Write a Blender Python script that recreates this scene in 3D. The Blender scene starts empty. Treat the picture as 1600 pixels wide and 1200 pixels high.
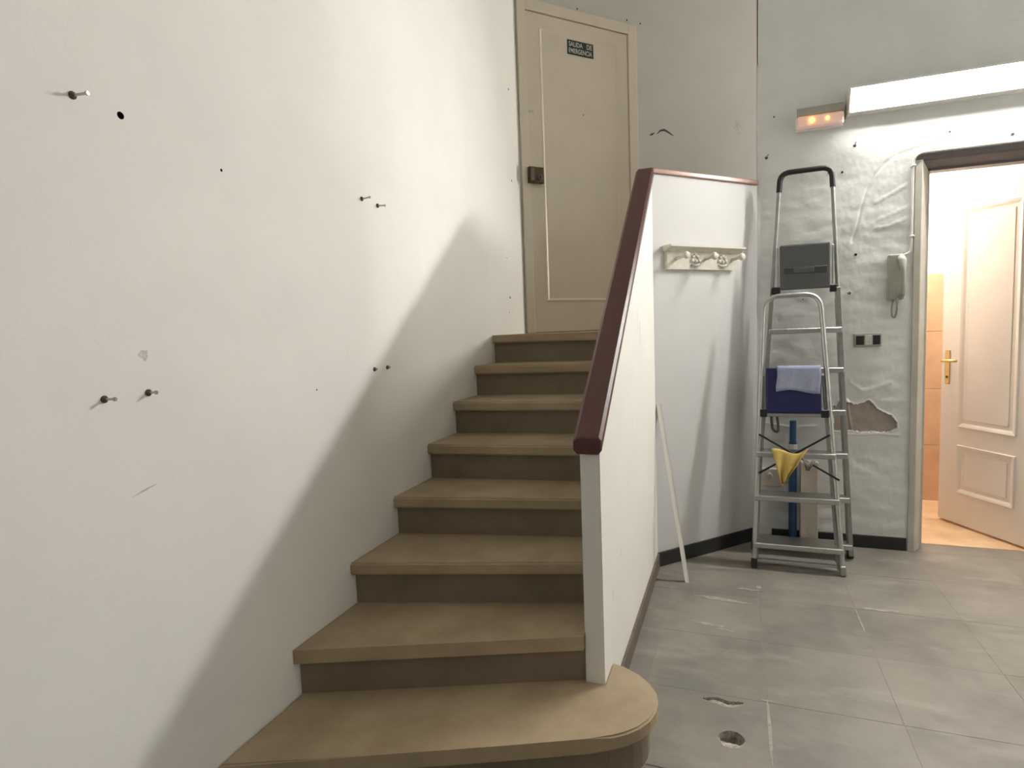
import bpy, bmesh, math, random
from mathutils import Matrix, Vector, noise
random.seed(7)
sc = bpy.context.scene
COL = sc.collection
PI = math.pi

# ------------------------------------------------------------------ camera
F_PX, PITCH, ROLL, YAW, EYE = 932.13, -0.0886627, -0.0378632, -0.358752, 1.285
fw = Vector((math.sin(YAW)*math.cos(PITCH), math.cos(YAW)*math.cos(PITCH), math.sin(PITCH)))
r0 = fw.cross(Vector((0, 0, 1))).normalized(); u0 = r0.cross(fw)
r1 = r0*math.cos(ROLL)+u0*math.sin(ROLL); u1 = u0*math.cos(ROLL)-r0*math.sin(ROLL)
cam = bpy.data.cameras.new('camera'); cam.sensor_fit = 'HORIZONTAL'; cam.sensor_width = 36
cam.lens = F_PX/1600*36; cam.clip_start = 0.02
co = bpy.data.objects.new('camera', cam); COL.objects.link(co)
m = Matrix.Identity(4)
for i in range(3):
    m[i][0], m[i][1], m[i][2] = r1[i], u1[i], -fw[i]
m.translation = (0, 0, EYE)
co.matrix_world = m
sc.camera = co

# ------------------------------------------------------------------ world, exposure
w = bpy.data.worlds.new('world'); sc.world = w; w.use_nodes = True
bg = w.node_tree.nodes['Background']
bg.inputs[0].default_value = (1.0, 0.95, 0.87, 1); bg.inputs[1].default_value = 0.22
sc.view_settings.view_transform = 'Standard'; sc.view_settings.look = 'None'
sc.view_settings.gamma = 1; sc.view_settings.use_curve_mapping = False
sc.view_settings.exposure = 0.18
LAMP_W = 186.0          # radiance of the fluorescent diffuser
BATH_W = 34.0          # watts of the bathroom light

bl = bpy.data.lights.new('bathroom_light', 'AREA'); bl.shape = 'DISK'; bl.size = 0.5
bl.energy = BATH_W; bl.color = (1.0, 0.85, 0.71)
blo = bpy.data.objects.new('bathroom_light', bl); COL.objects.link(blo)
blo.location = (1.06, 4.50, 2.37)

# assumed fill light added in the upstairs corridor, unseen behind the back wall
ll = bpy.data.lights.new('corridor_fill_light', 'AREA'); ll.shape = 'RECTANGLE'; ll.size = 0.5; ll.size_y = 1.2
ll.energy = 178.0; ll.color = (1.0, 0.95, 0.86)
llo = bpy.data.objects.new('corridor_fill_light', ll); COL.objects.link(llo)
llo.location = (-1.30+.6668*6.5+.7452*.28, 3.77+.7452*6.5-.6668*.28, 2.6)
llo.rotation_euler = (Vector((-1.3, 2.2, .9))-llo.location).to_track_quat('-Z', 'Y').to_euler()

# ------------------------------------------------------------------ materials
def mat(name, col, rough=0.6, var=0.0, scale=6.0, bump=0.0, bscale=60.0, metal=0.0, spec=0.4,
        col2=None, tint2=None, lo=0.35, hi=0.7, rand=0.0, sub=0.0):
    m = bpy.data.materials.new(name); m.use_nodes = True
    nt = m.node_tree; N = nt.nodes; L = nt.links
    b = N['Principled BSDF']
    b.inputs['Roughness'].default_value = rough; b.inputs['Metallic'].default_value = metal
    b.inputs['Specular IOR Level'].default_value = spec
    b.inputs['Base Color'].default_value = (*col, 1)
    geo = N.new('ShaderNodeNewGeometry')
    out = None
    if var > 0 or col2:
        n = N.new('ShaderNodeTexNoise'); n.inputs['Scale'].default_value = scale
        n.inputs['Detail'].default_value = 6; n.inputs['Roughness'].default_value = 0.62
        L.new(geo.outputs['Position'], n.inputs['Vector'])
        r = N.new('ShaderNodeMapRange'); r.inputs[1].default_value = lo; r.inputs[2].default_value = hi
        L.new(n.outputs['Fac'], r.inputs[0])
        mx = N.new('ShaderNodeMix'); mx.data_type = 'RGBA'
        c2 = col2 if col2 else tuple(max(0, c*(1-var)) for c in col)
        mx.inputs[6].default_value = (*col, 1); mx.inputs[7].default_value = (*c2, 1)
        L.new(r.outputs[0], mx.inputs[0]); out = mx.outputs[2]
    if rand > 0:
        oi = N.new('ShaderNodeObjectInfo')
        r2 = N.new('ShaderNodeMapRange'); r2.inputs[3].default_value = 1-rand; r2.inputs[4].default_value = 1+rand
        L.new(oi.outputs['Random'], r2.inputs[0])
        hs = N.new('ShaderNodeHueSaturation'); L.new(r2.outputs[0], hs.inputs['Value'])
        if out: L.new(out, hs.inputs['Color'])
        else: hs.inputs['Color'].default_value = (*col, 1)
        out = hs.outputs[0]
    if out: L.new(out, b.inputs['Base Color'])
    if bump > 0:
        n2 = N.new('ShaderNodeTexNoise'); n2.inputs['Scale'].default_value = bscale; n2.inputs['Detail'].default_value = 5
        L.new(geo.outputs['Position'], n2.inputs['Vector'])
        bp = N.new('ShaderNodeBump'); bp.inputs['Strength'].default_value = bump; bp.inputs['Distance'].default_value = 0.004
        L.new(n2.outputs['Fac'], bp.inputs['Height']); L.new(bp.outputs[0], b.inputs['Normal'])
    return m

def emit(name, col, s, base=(.8, .8, .8)):
    m = bpy.data.materials.new(name); m.use_nodes = True
    b = m.node_tree.nodes['Principled BSDF']
    b.inputs['Base Color'].default_value = (*base, 1)
    b.inputs['Emission Color'].default_value = (*col, 1); b.inputs['Emission Strength'].default_value = s
    return m

def wood(name, c1, c2, rough=0.35):
    m = bpy.data.materials.new(name); m.use_nodes = True
    nt = m.node_tree; N = nt.nodes; L = nt.links; b = N['Principled BSDF']
    geo = N.new('ShaderNodeNewGeometry'); mp = N.new('ShaderNodeMapping')
    mp.inputs['Rotation'].default_value = (-0.69, 0, 0); mp.inputs['Scale'].default_value = (45, 2.5, 45)
    n = N.new('ShaderNodeTexNoise'); n.inputs['Scale'].default_value = 1.0; n.inputs['Detail'].default_value = 5
    L.new(geo.outputs['Position'], mp.inputs[0]); L.new(mp.outputs[0], n.inputs['Vector'])
    mx = N.new('ShaderNodeMix'); mx.data_type = 'RGBA'
    mx.inputs[6].default_value = (*c1, 1); mx.inputs[7].default_value = (*c2, 1)
    L.new(n.outputs['Fac'], mx.inputs[0]); L.new(mx.outputs[2], b.inputs['Base Color'])
    b.inputs['Roughness'].default_value = rough
    return m

M = {}
M['wall'] = mat('white_wall_paint', (.85, .84, .805), .7, .05, 3.0, .10, 90)
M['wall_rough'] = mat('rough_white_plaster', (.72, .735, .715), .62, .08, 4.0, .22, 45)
M['wall_shaded'] = mat('shaded_landing_paint', (.62, .615, .58), .7, .06, 3.0, .10, 90)  # white paint greyed: the landing's lack of light is put into the colour
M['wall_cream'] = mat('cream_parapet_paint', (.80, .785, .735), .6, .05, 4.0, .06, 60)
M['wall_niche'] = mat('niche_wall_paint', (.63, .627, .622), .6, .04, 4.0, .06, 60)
M['bare'] = mat('bare_plaster', (.42, .37, .32), .9, .2, 20, .4, 60)
M['hole'] = mat('hole_dark', (.03, .022, .018), .9)
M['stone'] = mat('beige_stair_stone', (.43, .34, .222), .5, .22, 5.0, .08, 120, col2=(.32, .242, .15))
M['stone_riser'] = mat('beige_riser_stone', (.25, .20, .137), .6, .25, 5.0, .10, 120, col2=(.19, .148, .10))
def tile_mat():
    m = bpy.data.materials.new('grey_floor_tile'); m.use_nodes = True
    nt = m.node_tree; N = nt.nodes; L = nt.links; b = N['Principled BSDF']
    b.inputs['Roughness'].default_value = .5; b.inputs['Specular IOR Level'].default_value = .35
    geo = N.new('ShaderNodeNewGeometry')
    def nz(scale, stretch, det, off):
        mp = N.new('ShaderNodeMapping'); mp.inputs['Scale'].default_value = stretch; mp.inputs['Location'].default_value = (off, off*.7, 0)
        L.new(geo.outputs['Position'], mp.inputs[0])
        n = N.new('ShaderNodeTexNoise'); n.inputs['Scale'].default_value = scale; n.inputs['Detail'].default_value = det; n.inputs['Roughness'].default_value = .6
        L.new(mp.outputs[0], n.inputs['Vector']); return n.outputs['Fac']
    def mix(a, c2, fac, lo, hi):
        r = N.new('ShaderNodeMapRange'); r.inputs[1].default_value = lo; r.inputs[2].default_value = hi; L.new(fac, r.inputs[0])
        mx = N.new('ShaderNodeMix'); mx.data_type = 'RGBA'; L.new(r.outputs[0], mx.inputs[0])
        if isinstance(a, tuple): mx.inputs[6].default_value = (*a, 1)
        else: L.new(a, mx.inputs[6])
        mx.inputs[7].default_value = (*c2, 1); return mx.outputs[2]
    c = mix((.235, .213, .184), (.155, .143, .126), nz(3.2, (1, 1, 1), 6, 0), .38, .68)
    c = mix(c, (.31, .285, .245), nz(2.6, (1, 2.6, 1), 7, 3.1), .55, .80)
    c = mix(c, (.165, .165, .135), nz(2.0, (1, 1, 1), 3, 9.4), .58, .80)
    oi = N.new('ShaderNodeObjectInfo'); r2 = N.new('ShaderNodeMapRange'); r2.inputs[3].default_value = .95; r2.inputs[4].default_value = 1.06
    L.new(oi.outputs['Random'], r2.inputs[0]); hs = N.new('ShaderNodeHueSaturation'); L.new(r2.outputs[0], hs.inputs['Value']); L.new(c, hs.inputs['Color'])
    L.new(hs.outputs[0], b.inputs['Base Color'])
    bp = N.new('ShaderNodeBump'); bp.inputs['Strength'].default_value = .15; bp.inputs['Distance'].default_value = .004
    L.new(nz(40, (1, 1, 1), 5, 0), bp.inputs['Height']); L.new(bp.outputs[0], b.inputs['Normal'])
    return m
M['tile'] = tile_mat()
M['grout'] = mat('pale_grout', (.27, .25, .22), .85, .3, 15, .2, 100)
M['rubble'] = mat('broken_concrete', (.50, .46, .40), .95, .5, 60, .6, 120, col2=(.20, .18, .155))
M['smear'] = mat('paint_smear', (.38, .355, .315), .6, .4, 30, .1, 80, col2=(.22, .202, .175))
M['rail'] = wood('dark_red_wood', (.105, .032, .024), (.055, .016, .014), .33)
M['cap'] = wood('worn_wood_cap', (.36, .20, .15), (.24, .11, .08), .3)
M['base_dark'] = mat('black_skirting', (.028, .028, .028), .35, .3, 10)
M['base_brown'] = mat('brown_skirting', (.165, .13, .10), .5, .4, 14, col2=(.10, .08, .06))
M['door_cream'] = mat('cream_door_paint', (.74, .67, .55), .38, .06, 5, .04, 60)
M['door_white'] = mat('white_door_paint', (.80, .74, .67), .35, .04, 5)
M['frame'] = mat('grey_frame_paint', (.56, .54, .475), .45, .18, 8, .05, 60)
M['lintel'] = mat('shaded_lintel_paint', (.13, .115, .115), .5, .25, 8)  # shade on the downward face of the head, put into the colour
M['brass'] = mat('aged_brass', (.11, .085, .04), .45, .4, 30, metal=.8)
M['brass_new'] = mat('polished_brass', (.78, .58, .24), .28, .1, 30, metal=1.0)
M['alu'] = mat('aluminium', (.52, .53, .51), .34, .12, 30, metal=.9)
M['alu_dull'] = mat('dull_aluminium', (.36, .36, .34), .45, .15, 30, metal=.75)
M['black'] = mat('black_plastic', (.018, .017, .019), .45)
M['greyp'] = mat('grey_plastic', (.10, .105, .105), .42, .12, 60, .25, 200)
M['greyp2'] = mat('dark_grey_plastic', (.05, .053, .053), .4)
M['navy'] = mat('navy_plastic', (.016, .018, .085), .5, .1, 30)
M['cloth_blue'] = mat('light_blue_cloth', (.33, .36, .50), .9, .15, 30, .3, 200)
M['cloth_yellow'] = mat('yellow_cloth', (.60, .43, .13), .9, .2, 25, .3, 200)
M['cloth_grey'] = mat('grey_cloth', (.19, .165, .145), .9, .2, 30)
M['tube_blue'] = mat('blue_tube', (.035, .095, .22), .4, .15, 20)
M['carton'] = mat('pale_carton', (.74, .67, .58), .8, .1, 10)
M['white_pl'] = mat('white_plastic', (.74, .735, .70), .4, .05, 20)
M['ivory'] = mat('ivory_plastic', (.36, .36, .31), .45, .08, 20)
M['white_strip'] = mat('white_strip_paint', (.84, .82, .77), .45)
M['rack'] = mat('antique_white_rack', (.66, .625, .55), .5, .15, 30, .1, 90)
M['sign'] = mat('sign_green_black', (.008, .020, .014), .35)
M['sign_txt'] = mat('sign_letters', (.62, .66, .60), .5)
M['steel'] = mat('steel_screw', (.42, .40, .38), .3, metal=.9)
M['plug'] = mat('plug_brown', (.10, .065, .06), .6)
M['scuff'] = mat('scuff_black', (.10, .10, .092), .8, .4, 60)
M['scuff_pale'] = mat('scuff_grey', (.66, .65, .61), .8, .3, 60)
M['btile'] = mat('peach_wall_tile', (.66, .45, .29), .3, .15, 6, col2=(.56, .36, .22), rand=.03)
M['bfloor'] = mat('sandy_marble', (.72, .53, .33), .3, .3, 5, col2=(.52, .32, .17))
M['bwall'] = mat('bathroom_paint', (.78, .74, .72), .7)
M['lamp'] = emit('fluorescent_diffuser', (1.0, .972, .92), LAMP_W)
M['led'] = emit('amber_led', (1.0, .42, .03), 14, (.8, .4, .1))
M['lens'] = emit('amber_lit_lens', (1.0, .42, .25), .16, (.75, .62, .58))

# ------------------------------------------------------------------ helpers
WP = {}
def finish(name, bm, material, parent=None, smooth=False, origin=None, base=False, mats=None, modes=None):
    bmesh.ops.recalc_face_normals(bm, faces=bm.faces[:])
    me = bpy.data.meshes.new(name)
    if origin is None:
        if len(bm.verts):
            lo = Vector([min(v.co[i] for v in bm.verts) for i in range(3)])
            hi = Vector([max(v.co[i] for v in bm.verts) for i in range(3)])
            origin = (lo+hi)/2
            if base: origin.z = lo.z
        else: origin = Vector((0, 0, 0))
    origin = Vector(origin)
    bm.transform(Matrix.Translation(-origin))
    if smooth:
        for f in bm.faces: f.smooth = True
    bm.to_mesh(me); bm.free()
    for mm in (mats or [material]): me.materials.append(M[mm])
    o = bpy.data.objects.new(name, me); COL.objects.link(o)
    if smooth == 'auto':
        me.set_sharp_from_angle(angle=math.radians(35))
    WP[o.name] = origin
    if parent:
        o.parent = parent; o.location = origin-WP[parent.name]
    else: o.location = origin
    return o

def tag(o, label, cat=None, group=None, kind=None):
    o['label'] = label
    if cat: o['category'] = cat
    if group: o['group'] = group
    if kind: o['kind'] = kind
    return o

def thing(name, label, cat, loc, group=None, kind=None):
    o = bpy.data.objects.new(name, None); COL.objects.link(o); o.location = loc; o.empty_display_size = .05
    WP[o.name] = Vector(loc)
    tag(o, label, cat, group, kind)
    return o

def struct(o, label=None, cat='structure'):
    o['kind'] = 'structure'
    if label: o['label'] = label
    o['category'] = cat
    return o

def box(bm, lo, hi, T=None, bevel=0.0, seg=2):
    lo = Vector(lo); hi = Vector(hi)
    r = bmesh.ops.create_cube(bm, size=1.0)
    vs = r['verts']
    for v in vs:
        v.co = Vector([(lo[i]+hi[i])/2+v.co[i]*(hi[i]-lo[i]) for i in range(3)])
    if bevel > 0:
        es = list({e for v in vs for e in v.link_edges})
        rb = bmesh.ops.bevel(bm, geom=es, offset=bevel, segments=seg, profile=0.6, affect='EDGES')
        vs = list({v for f in rb['faces'] for v in f.verts} | {v for v in vs if v.is_valid})
    if T is not None:
        for v in vs: v.co = T @ v.co
    return vs

def prism(bm, pts, z0, z1, T=None):
    """polygon in (a,b), extruded along the third axis z0..z1"""
    a = [bm.verts.new((p[0], p[1], z0)) for p in pts]; b = [bm.verts.new((p[0], p[1], z1)) for p in pts]
    n = len(pts)
    bm.faces.new(a[::-1]); bm.faces.new(b)
    for i in range(n): bm.faces.new((a[i], a[(i+1) % n], b[(i+1) % n], b[i]))
    if T is not None:
        for v in a+b: v.co = T @ v.co
    return a+b

def prism_x(bm, pts, x0, x1):
    """polygon in (y,z), extruded along x"""
    T = Matrix(((0, 0, 1, 0), (1, 0, 0, 0), (0, 1, 0, 0), (0, 0, 0, 1)))
    return prism(bm, pts, x0, x1, T)

def tube(bm, pts, r, seg=10, caps=True, flat=None):
    pts = [Vector(p) for p in pts]; n = len(pts); rings = []
    up = None
    for i, p in enumerate(pts):
        t = (pts[min(i+1, n-1)]-pts[max(i-1, 0)]).normalized()
        if up is None:
            up = Vector((0, 0, 1)) if abs(t.z) < .9 else Vector((0, 1, 0))
        s = t.cross(up).normalized(); up = s.cross(t).normalized()
        rr = r[i] if isinstance(r, (list, tuple)) else r
        ry = rr*(flat or 1)
        rings.append([bm.verts.new(p+s*rr*math.cos(2*PI*k/seg)+up*ry*math.sin(2*PI*k/seg)) for k in range(seg)])
    for a, b in zip(rings, rings[1:]):
        for k in range(seg): bm.faces.new((a[k], a[(k+1) % seg], b[(k+1) % seg], b[k]))
    if caps:
        bm.faces.new(rings[0][::-1]); bm.faces.new(rings[-1])
    return rings

def lathe(bm, prof, T, seg=16):
    """prof: (radius, height) list about local z"""
    rings = []
    for (r, h) in prof:
        rings.append([bm.verts.new(T @ Vector((max(r, 1e-5)*math.cos(2*PI*k/seg), max(r, 1e-5)*math.sin(2*PI*k/seg), h))) for k in range(seg)])
    for a, b in zip(rings, rings[1:]):
        for k in range(seg): bm.faces.new((a[k], a[(k+1) % seg], b[(k+1) % seg], b[k]))
    bm.faces.new(rings[0][::-1]); bm.faces.new(rings[-1])

def arc(pts, rad, n=6):
    """round the inner corners of a polyline"""
    pts = [Vector(p) for p in pts]; out = [pts[0]]
    for i in range(1, len(pts)-1):
        a = (pts[i-1]-pts[i]); b = (pts[i+1]-pts[i])
        d = min(rad, a.length*.48, b.length*.48)
        p0 = pts[i]+a.normalized()*d; p2 = pts[i]+b.normalized()*d
        for k in range(n+1):
            t = k/n; out.append(p0*(1-t)**2+pts[i]*2*t*(1-t)+p2*t*t)
    out.append(pts[-1]); return out

def frame(o, e):
    """local (s along e, d outward, z up) -> world; outward is to the right of e seen from above, turned to the camera"""
    e = Vector(e).normalized(); n = Vector((e.y, -e.x, 0))
    T = Matrix.Identity(4)
    for i in range(3): T[i][0], T[i][1], T[i][2] = e[i], n[i], (0, 0, 1)[i]
    T.translation = o
    return T

def axis(p, d):
    """matrix with local z along d at p"""
    q = Vector(d).to_track_quat('Z', 'Y').to_matrix().to_4x4(); q.translation = p; return q

NB = bmesh.new
# plan constants ------------------------------------------------------
XL = -1.30                      # left wall face
PX0, PX1 = -0.451, -0.389       # stair parapet faces
PY0, PY1 = 1.774, 3.166         # stair parapet ends
YB = 3.73                       # back wall face
H = 0.158                       # riser
ZL = 8*H                        # landing
ED = Vector((.6668, .7452, 0))
TN = frame((-.394, 3.1515, 0), ED)        # niche wall
TD = frame((XL, 3.77, 0), ED)            # wall with the upper door
NL = (0.1245-(-.394))/.6668              # niche wall length

# ------------------------------------------------------------------ floor
X0T, PXT, Y0T, PYT = .10, .3965, 2.08, .4115
bm = NB()
cx0, cx1, cy0, cy1 = X0T-PXT, X0T, Y0T-PYT, Y0T        # cell left open under the broken tile
zt_ = -.0010
box(bm, (-1.42, -1.2, -.10), (2.3, cy0, zt_)); box(bm, (-1.42, cy1, -.10), (2.3, 3.872, zt_))
box(bm, (-1.42, cy0, -.10), (cx0, cy1, zt_)); box(bm, (cx1, cy0, -.10), (2.3, cy1, zt_)); box(bm, (cx0, cy0, -.12), (cx1, cy1, -.10))
floor = struct(finish('floor', bm, 'grout', origin=(0, 0, 0)), 'grey stone-look tiled floor of the hall', 'floor')
g = .0013
bm = NB(); box(bm, (g, g, -.012), (PXT-g, PYT-g, 0), bevel=.0006, seg=1)
tile0 = None
me_tile = None
for i in range(-4, 6):
    for j in range(-8, 5):
        x = X0T+i*PXT; y = Y0T+j*PYT
        if y+PYT > 3.88: continue
        if x > 2.2: continue
        if x+PXT < -.5 and y > 1.2: continue          # under the stair
        if i == -1 and j == -1: continue              # the broken tile
        if me_tile is None:
            t = finish('tile', bm, 'tile', floor, origin=(0, 0, 0)); me_tile = t.data
        else:
            t = bpy.data.objects.new('tile', me_tile); COL.objects.link(t); t.parent = floor
        t.location = (x, y, random.uniform(-.0006, .0004))
# tiles along the back wall (cut)
bm = NB(); box(bm, (g, g, -.012), (PXT-g, 3.872-(Y0T+4*PYT)-g, 0), bevel=.0006, seg=1)
me_cut = None
for i in range(-2, 6):
    if me_cut is None:
        t = finish('tile', bm, 'tile', floor, origin=(0, 0, 0)); me_cut = t.data
    else:
        t = bpy.data.objects.new('tile', me_cut); COL.objects.link(t); t.parent = floor
    t.location = (X0T+i*PXT, Y0T+4*PYT, 0)
# broken tile with the hole and the long chip, real relief
bm = NB()
tx, ty = X0T-PXT+g, Y0T-PYT+g
nx, ny = 116, 120
wx, wy = PXT-2*g, PYT-2*g
def broken(x, y):
    n1 = noise.noise((x*60, y*60, 3.1)); n2 = noise.noise((x*25, y*25, 8.3))
    a = ((x+.016)/.037)**2+((y-1.853)/.040)**2+n2*.35
    z = 0.0
    if a < 1: z = min(z, -.050*min(1, (1-a)*(9 if y > 1.855 else 2.0))*(0.16+.84*max(0, min(1, (y-1.848)/.022)))+n1*.006)
    cy = 2.052-.16*(x+.04)**2*8+.006*math.sin(x*70)
    cw = .022*max(0, 1-((x+.042)/.066)**2)**.5 if abs(x+.042) < .066 else 0
    if cw > 0:
        d = cy+.004-y
        if 0 < d < cw*1.5: z = min(z, (-.030 if d < cw*.42 else -.004)+n1*.004)
    return z
grid = [[bm.verts.new((tx+wx*i/nx, ty+wy*j/ny, broken(tx+wx*i/nx, ty+wy*j/ny))) for j in range(ny+1)] for i in range(nx+1)]
for i in range(nx):
    for j in range(ny):
        f = bm.faces.new((grid[i][j], grid[i+1][j], grid[i+1][j+1], grid[i][j+1]))
        zz = min(v.co.z for v in f.verts)
        if zz < -.002: f.material_index = 1
finish('tile', bm, 'tile', floor, mats=['tile', 'rubble'])['label'] = 'broken floor tile with a hole and a long chip'
def blob(name, pts, z, T=None, th=.0008, m_='smear', parent=floor, jit=.0):
    bm = NB(); prism(bm, pts, z, z+th, T); return finish(name, bm, m_, parent)
def smear(cx, cy, L, W, ang=0, seed=0, n=36):
    pts = []
    for k in range(n):
        a = 2*PI*k/n; rr = 1+.55*noise.noise((math.cos(a)*1.7+seed, math.sin(a)*1.7, seed*3.3))
        x = L*rr*math.cos(a); y = W*rr*math.sin(a)+.25*W*math.sin(x*90+seed)
        pts.append((cx+x*math.cos(ang)-y*math.sin(ang), cy+x*math.sin(ang)+y*math.cos(ang)))
    return pts
blob('paint_smear', smear(-.115, 2.585, .085, .013, -.12, 1), .0004)
blob('paint_smear', smear(-.04, 2.55, .05, .005, -.25, 2), .0004)
blob('paint_smear', smear(.06, 2.985, .06, .010, -.05, 3), .0004)
blob('paint_smear', smear(-.05, 2.84, .13, .014, -.08, 4), .0004)
blob('paint_smear', smear(.60, 2.92, .07, .012, .02, 5), .0004)
blob('paint_smear', smear(.107, 2.09, .03, .003, 0, 6), .0004)
blob('paint_smear', smear(.099, 1.93, .005, .16, 0, 7), .0004)
blob('paint_smear', smear(.105, 3.02, .012, .018, 0, 8), .0004)
blob('paint_smear', smear(.4965, 2.78, .0035, .11, 0, 9), .0004)
blob('paint_smear', smear(.90, 3.69, .05, .006, 0, 10), .0004)

# ------------------------------------------------------------------ walls
def bool_cut(o, cutters):
    bmc = NB()
    for T, r, dpt in cutters: lathe(bmc, [(r, -dpt), (r, .02)], T, 12)
    me = bpy.data.meshes.new('cut'); bmesh.ops.recalc_face_normals(bmc, faces=bmc.faces[:]); bmc.to_mesh(me); bmc.free()
    me.materials.append(M['hole'])
    c = bpy.data.objects.new('cut', me); COL.objects.link(c)
    md = o.modifiers.new('b', 'BOOLEAN'); md.object = c; md.operation = 'DIFFERENCE'; md.solver = 'EXACT'
    md.material_mode = 'TRANSFER'
    bpy.context.view_layer.update()
    dg = bpy.context.evaluated_depsgraph_get()
    nm = bpy.data.meshes.new_from_object(o.evaluated_get(dg))
    o.modifiers.remove(md); o.data = nm
    bpy.data.objects.remove(c)

bm = NB(); box(bm, (XL-.14, -1.2, -.1), (XL, 3.90, 4.05))
wl = struct(finish('wall_left', bm, 'wall', origin=(XL, 0, 0)), 'smooth white wall running up beside the stair', 'wall')
XA = lambda y, z: axis((XL, y, z), (1, 0, 0))
wl_holes = [(1.010, 1.804, .0085, .03), (1.289, 1.748, .0042, .02), (3.491, 1.491, .008, .02), (3.47, 1.40, .004, .015),
            (3.46, 1.73, .004, .01), (3.60, 2.77, .007, .01), (3.60, 2.22, .006, .01), (1.62, 1.115, .003, .01)]
bool_cut(wl, [(XA(y, z), r, d) for y, z, r, d in wl_holes])
for y, z, L, W, a, s in [(.985, .945, .030, .0022, .25, 21), (1.013, 1.264, .012, .012, 0, 23)]:
    TX = Matrix(((0, 0, 1, XL), (1, 0, 0, 0), (0, 1, 0, 0), (0, 0, 0, 1)))
    blob('scuff_mark', smear(y, z, L, W, a, s), .0001, TX, .0003, 'scuff_pale', wl)

# stair parapet: sloping top
SL = (2.035-.918)/(PY1-PY0)
bm = NB()
prism_x(bm, [(PY0, 0), (PY1+.03, 0), (PY1+.03, .918+SL*(PY1+.03-PY0)), (PY0, .918)], PX0, PX1)
bmesh.ops.bevel(bm, geom=[e for e in bm.edges if abs(e.verts[0].co.y-PY0) < 1e-4 and abs(e.verts[1].co.y-PY0) < 1e-4 and abs(e.verts[0].co.x-e.verts[1].co.x) < 1e-4],
                offset=.004, segments=2, affect='EDGES')
wp = struct(finish('wall_parapet', bm, 'wall_cream', origin=(0, 0, 0)), 'cream stair parapet wall under the dark handrail', 'wall')
for (y, z, L, W, a, s) in [(2.10, .47, .012, .002, 1.2, 31), (1.93, .38, .02, .002, 1.4, 32), (2.66, 1.25, .004, .05, 0, 33), (2.60, 1.32, .003, .04, 0, 34)]:
    TX = Matrix(((0, 0, 1, PX1), (1, 0, 0, 0), (0, 1, 0, 0), (0, 0, 0, 1)))
    blob('scuff_mark', smear(y, z, L, W, a, s), .0001, TX, .0003, 'scuff_pale', wp)
bm = NB()
prism_x(bm, [(1.86, 0), (3.15, 0), (3.15, .075), (1.86, .072)], PX1, PX1+.011)
struct(finish('baseboard_parapet', bm, 'base_brown'), 'worn brown skirting at the foot of the parapet', 'baseboard')

# niche wall, its cap and skirting
bm = NB(); box(bm, (0, -.085, 0), (NL, 0, 2.05), TN)
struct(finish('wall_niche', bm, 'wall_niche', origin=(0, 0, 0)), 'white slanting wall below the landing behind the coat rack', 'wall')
bm = NB(); box(bm, (.006, -.095, 2.05), (NL-.002, .012, 2.078), TN, bevel=.006)
tag(finish('cap_rail', bm, 'cap'), 'worn reddish wooden cap along the top of the landing parapet', 'cap rail')
bm = NB(); box(bm, (.004, 0, 0), (NL-.01, .012, .078), TN, bevel=.003)
struct(finish('baseboard_niche', bm, 'base_dark'), 'black skirting along the slanting niche wall', 'baseboard')

# wall with the upper door
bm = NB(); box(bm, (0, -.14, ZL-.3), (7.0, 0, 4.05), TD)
wd = struct(finish('wall_landing', bm, 'wall_shaded', origin=(0, 0, 0)), 'plain white wall of the upper landing around the exit door', 'wall')
def strip(pts, wd_):
    L_, R_ = [], []
    for i, p in enumerate(pts):
        a = Vector(pts[max(i-1, 0)]); b = Vector(pts[min(i+1, len(pts)-1)]); t = (b-a).normalized(); n = Vector((-t.y, t.x))
        ww = wd_*math.sin(PI*(i+.35)/(len(pts)-.3)); L_.append(Vector(p)+n*ww); R_.append(Vector(p)-n*ww)
    return [tuple(p) for p in L_+R_[::-1]]
TDV = TD @ Matrix(((1, 0, 0, 0), (0, 0, 1, 0), (0, 1, 0, 0), (0, 0, 0, 1)))
blob('scuff_mark', strip([(1.16, 2.685), (1.19, 2.712), (1.23, 2.722), (1.275, 2.708), (1.32, 2.69)], .008), .0008, TDV, .0006, 'scuff', wd)
blob('scuff_mark', strip([(1.09, 2.668), (1.11, 2.676), (1.135, 2.69)], .007), .0008, TDV, .0006, 'scuff', wd)
blob('scuff_mark', smear(2.00, 2.84, .045, .055, 0, 41), .0001, TDV, .0004, 'scuff_pale', wd)
for s, z in [(.48, 3.42), (.90, 3.43), (1.02, 3.43)]:
    bm = NB(); lathe(bm, [(.006, 0), (.006, .001)], axis(TD @ Vector((s, 0, z)), TD.col[1].xyz), 8)
    finish('drill_hole', bm, 'hole', wd)

# back wall: relief grid in front of a solid core
OX0, OX1, OZ = .955, 1.530, 2.055         # clear opening in the core
bm = NB()
XB0, XB1, ZB1 = .1245, 2.3, 4.05
box(bm, (XB0, YB+.012, 0), (OX0-.03, 3.872, ZB1)); box(bm, (OX0-.03, YB+.012, OZ+.02), (OX1+.03, 3.872, ZB1)); box(bm, (OX1+.03, YB+.012, 0), (XB1, 3.872, ZB1))
patch = [(.515, .80), (.53, .79), (.545, .83), (.575, .815), (.592, .822), (.615, .806), (.64, .806), (.662, .818), (.689, .832), (.71, .812), (.728, .786), (.77, .762), (.80, .745), (.822, .712), (.825, .68),
         (.80, .663), (.75, .655), (.70, .66), (.655, .652), (.60, .662), (.56, .655), (.52, .66)]
def inside(x, z):
    c = False; n = len(patch)
    for i in range(n):
        x0, z0 = patch[i]; x1, z1 = patch[(i+1) % n]
        if (z0 > z) != (z1 > z) and x < (x1-x0)*(z-z0)/(z1-z0)+x0: c = not c
    return c
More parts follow.
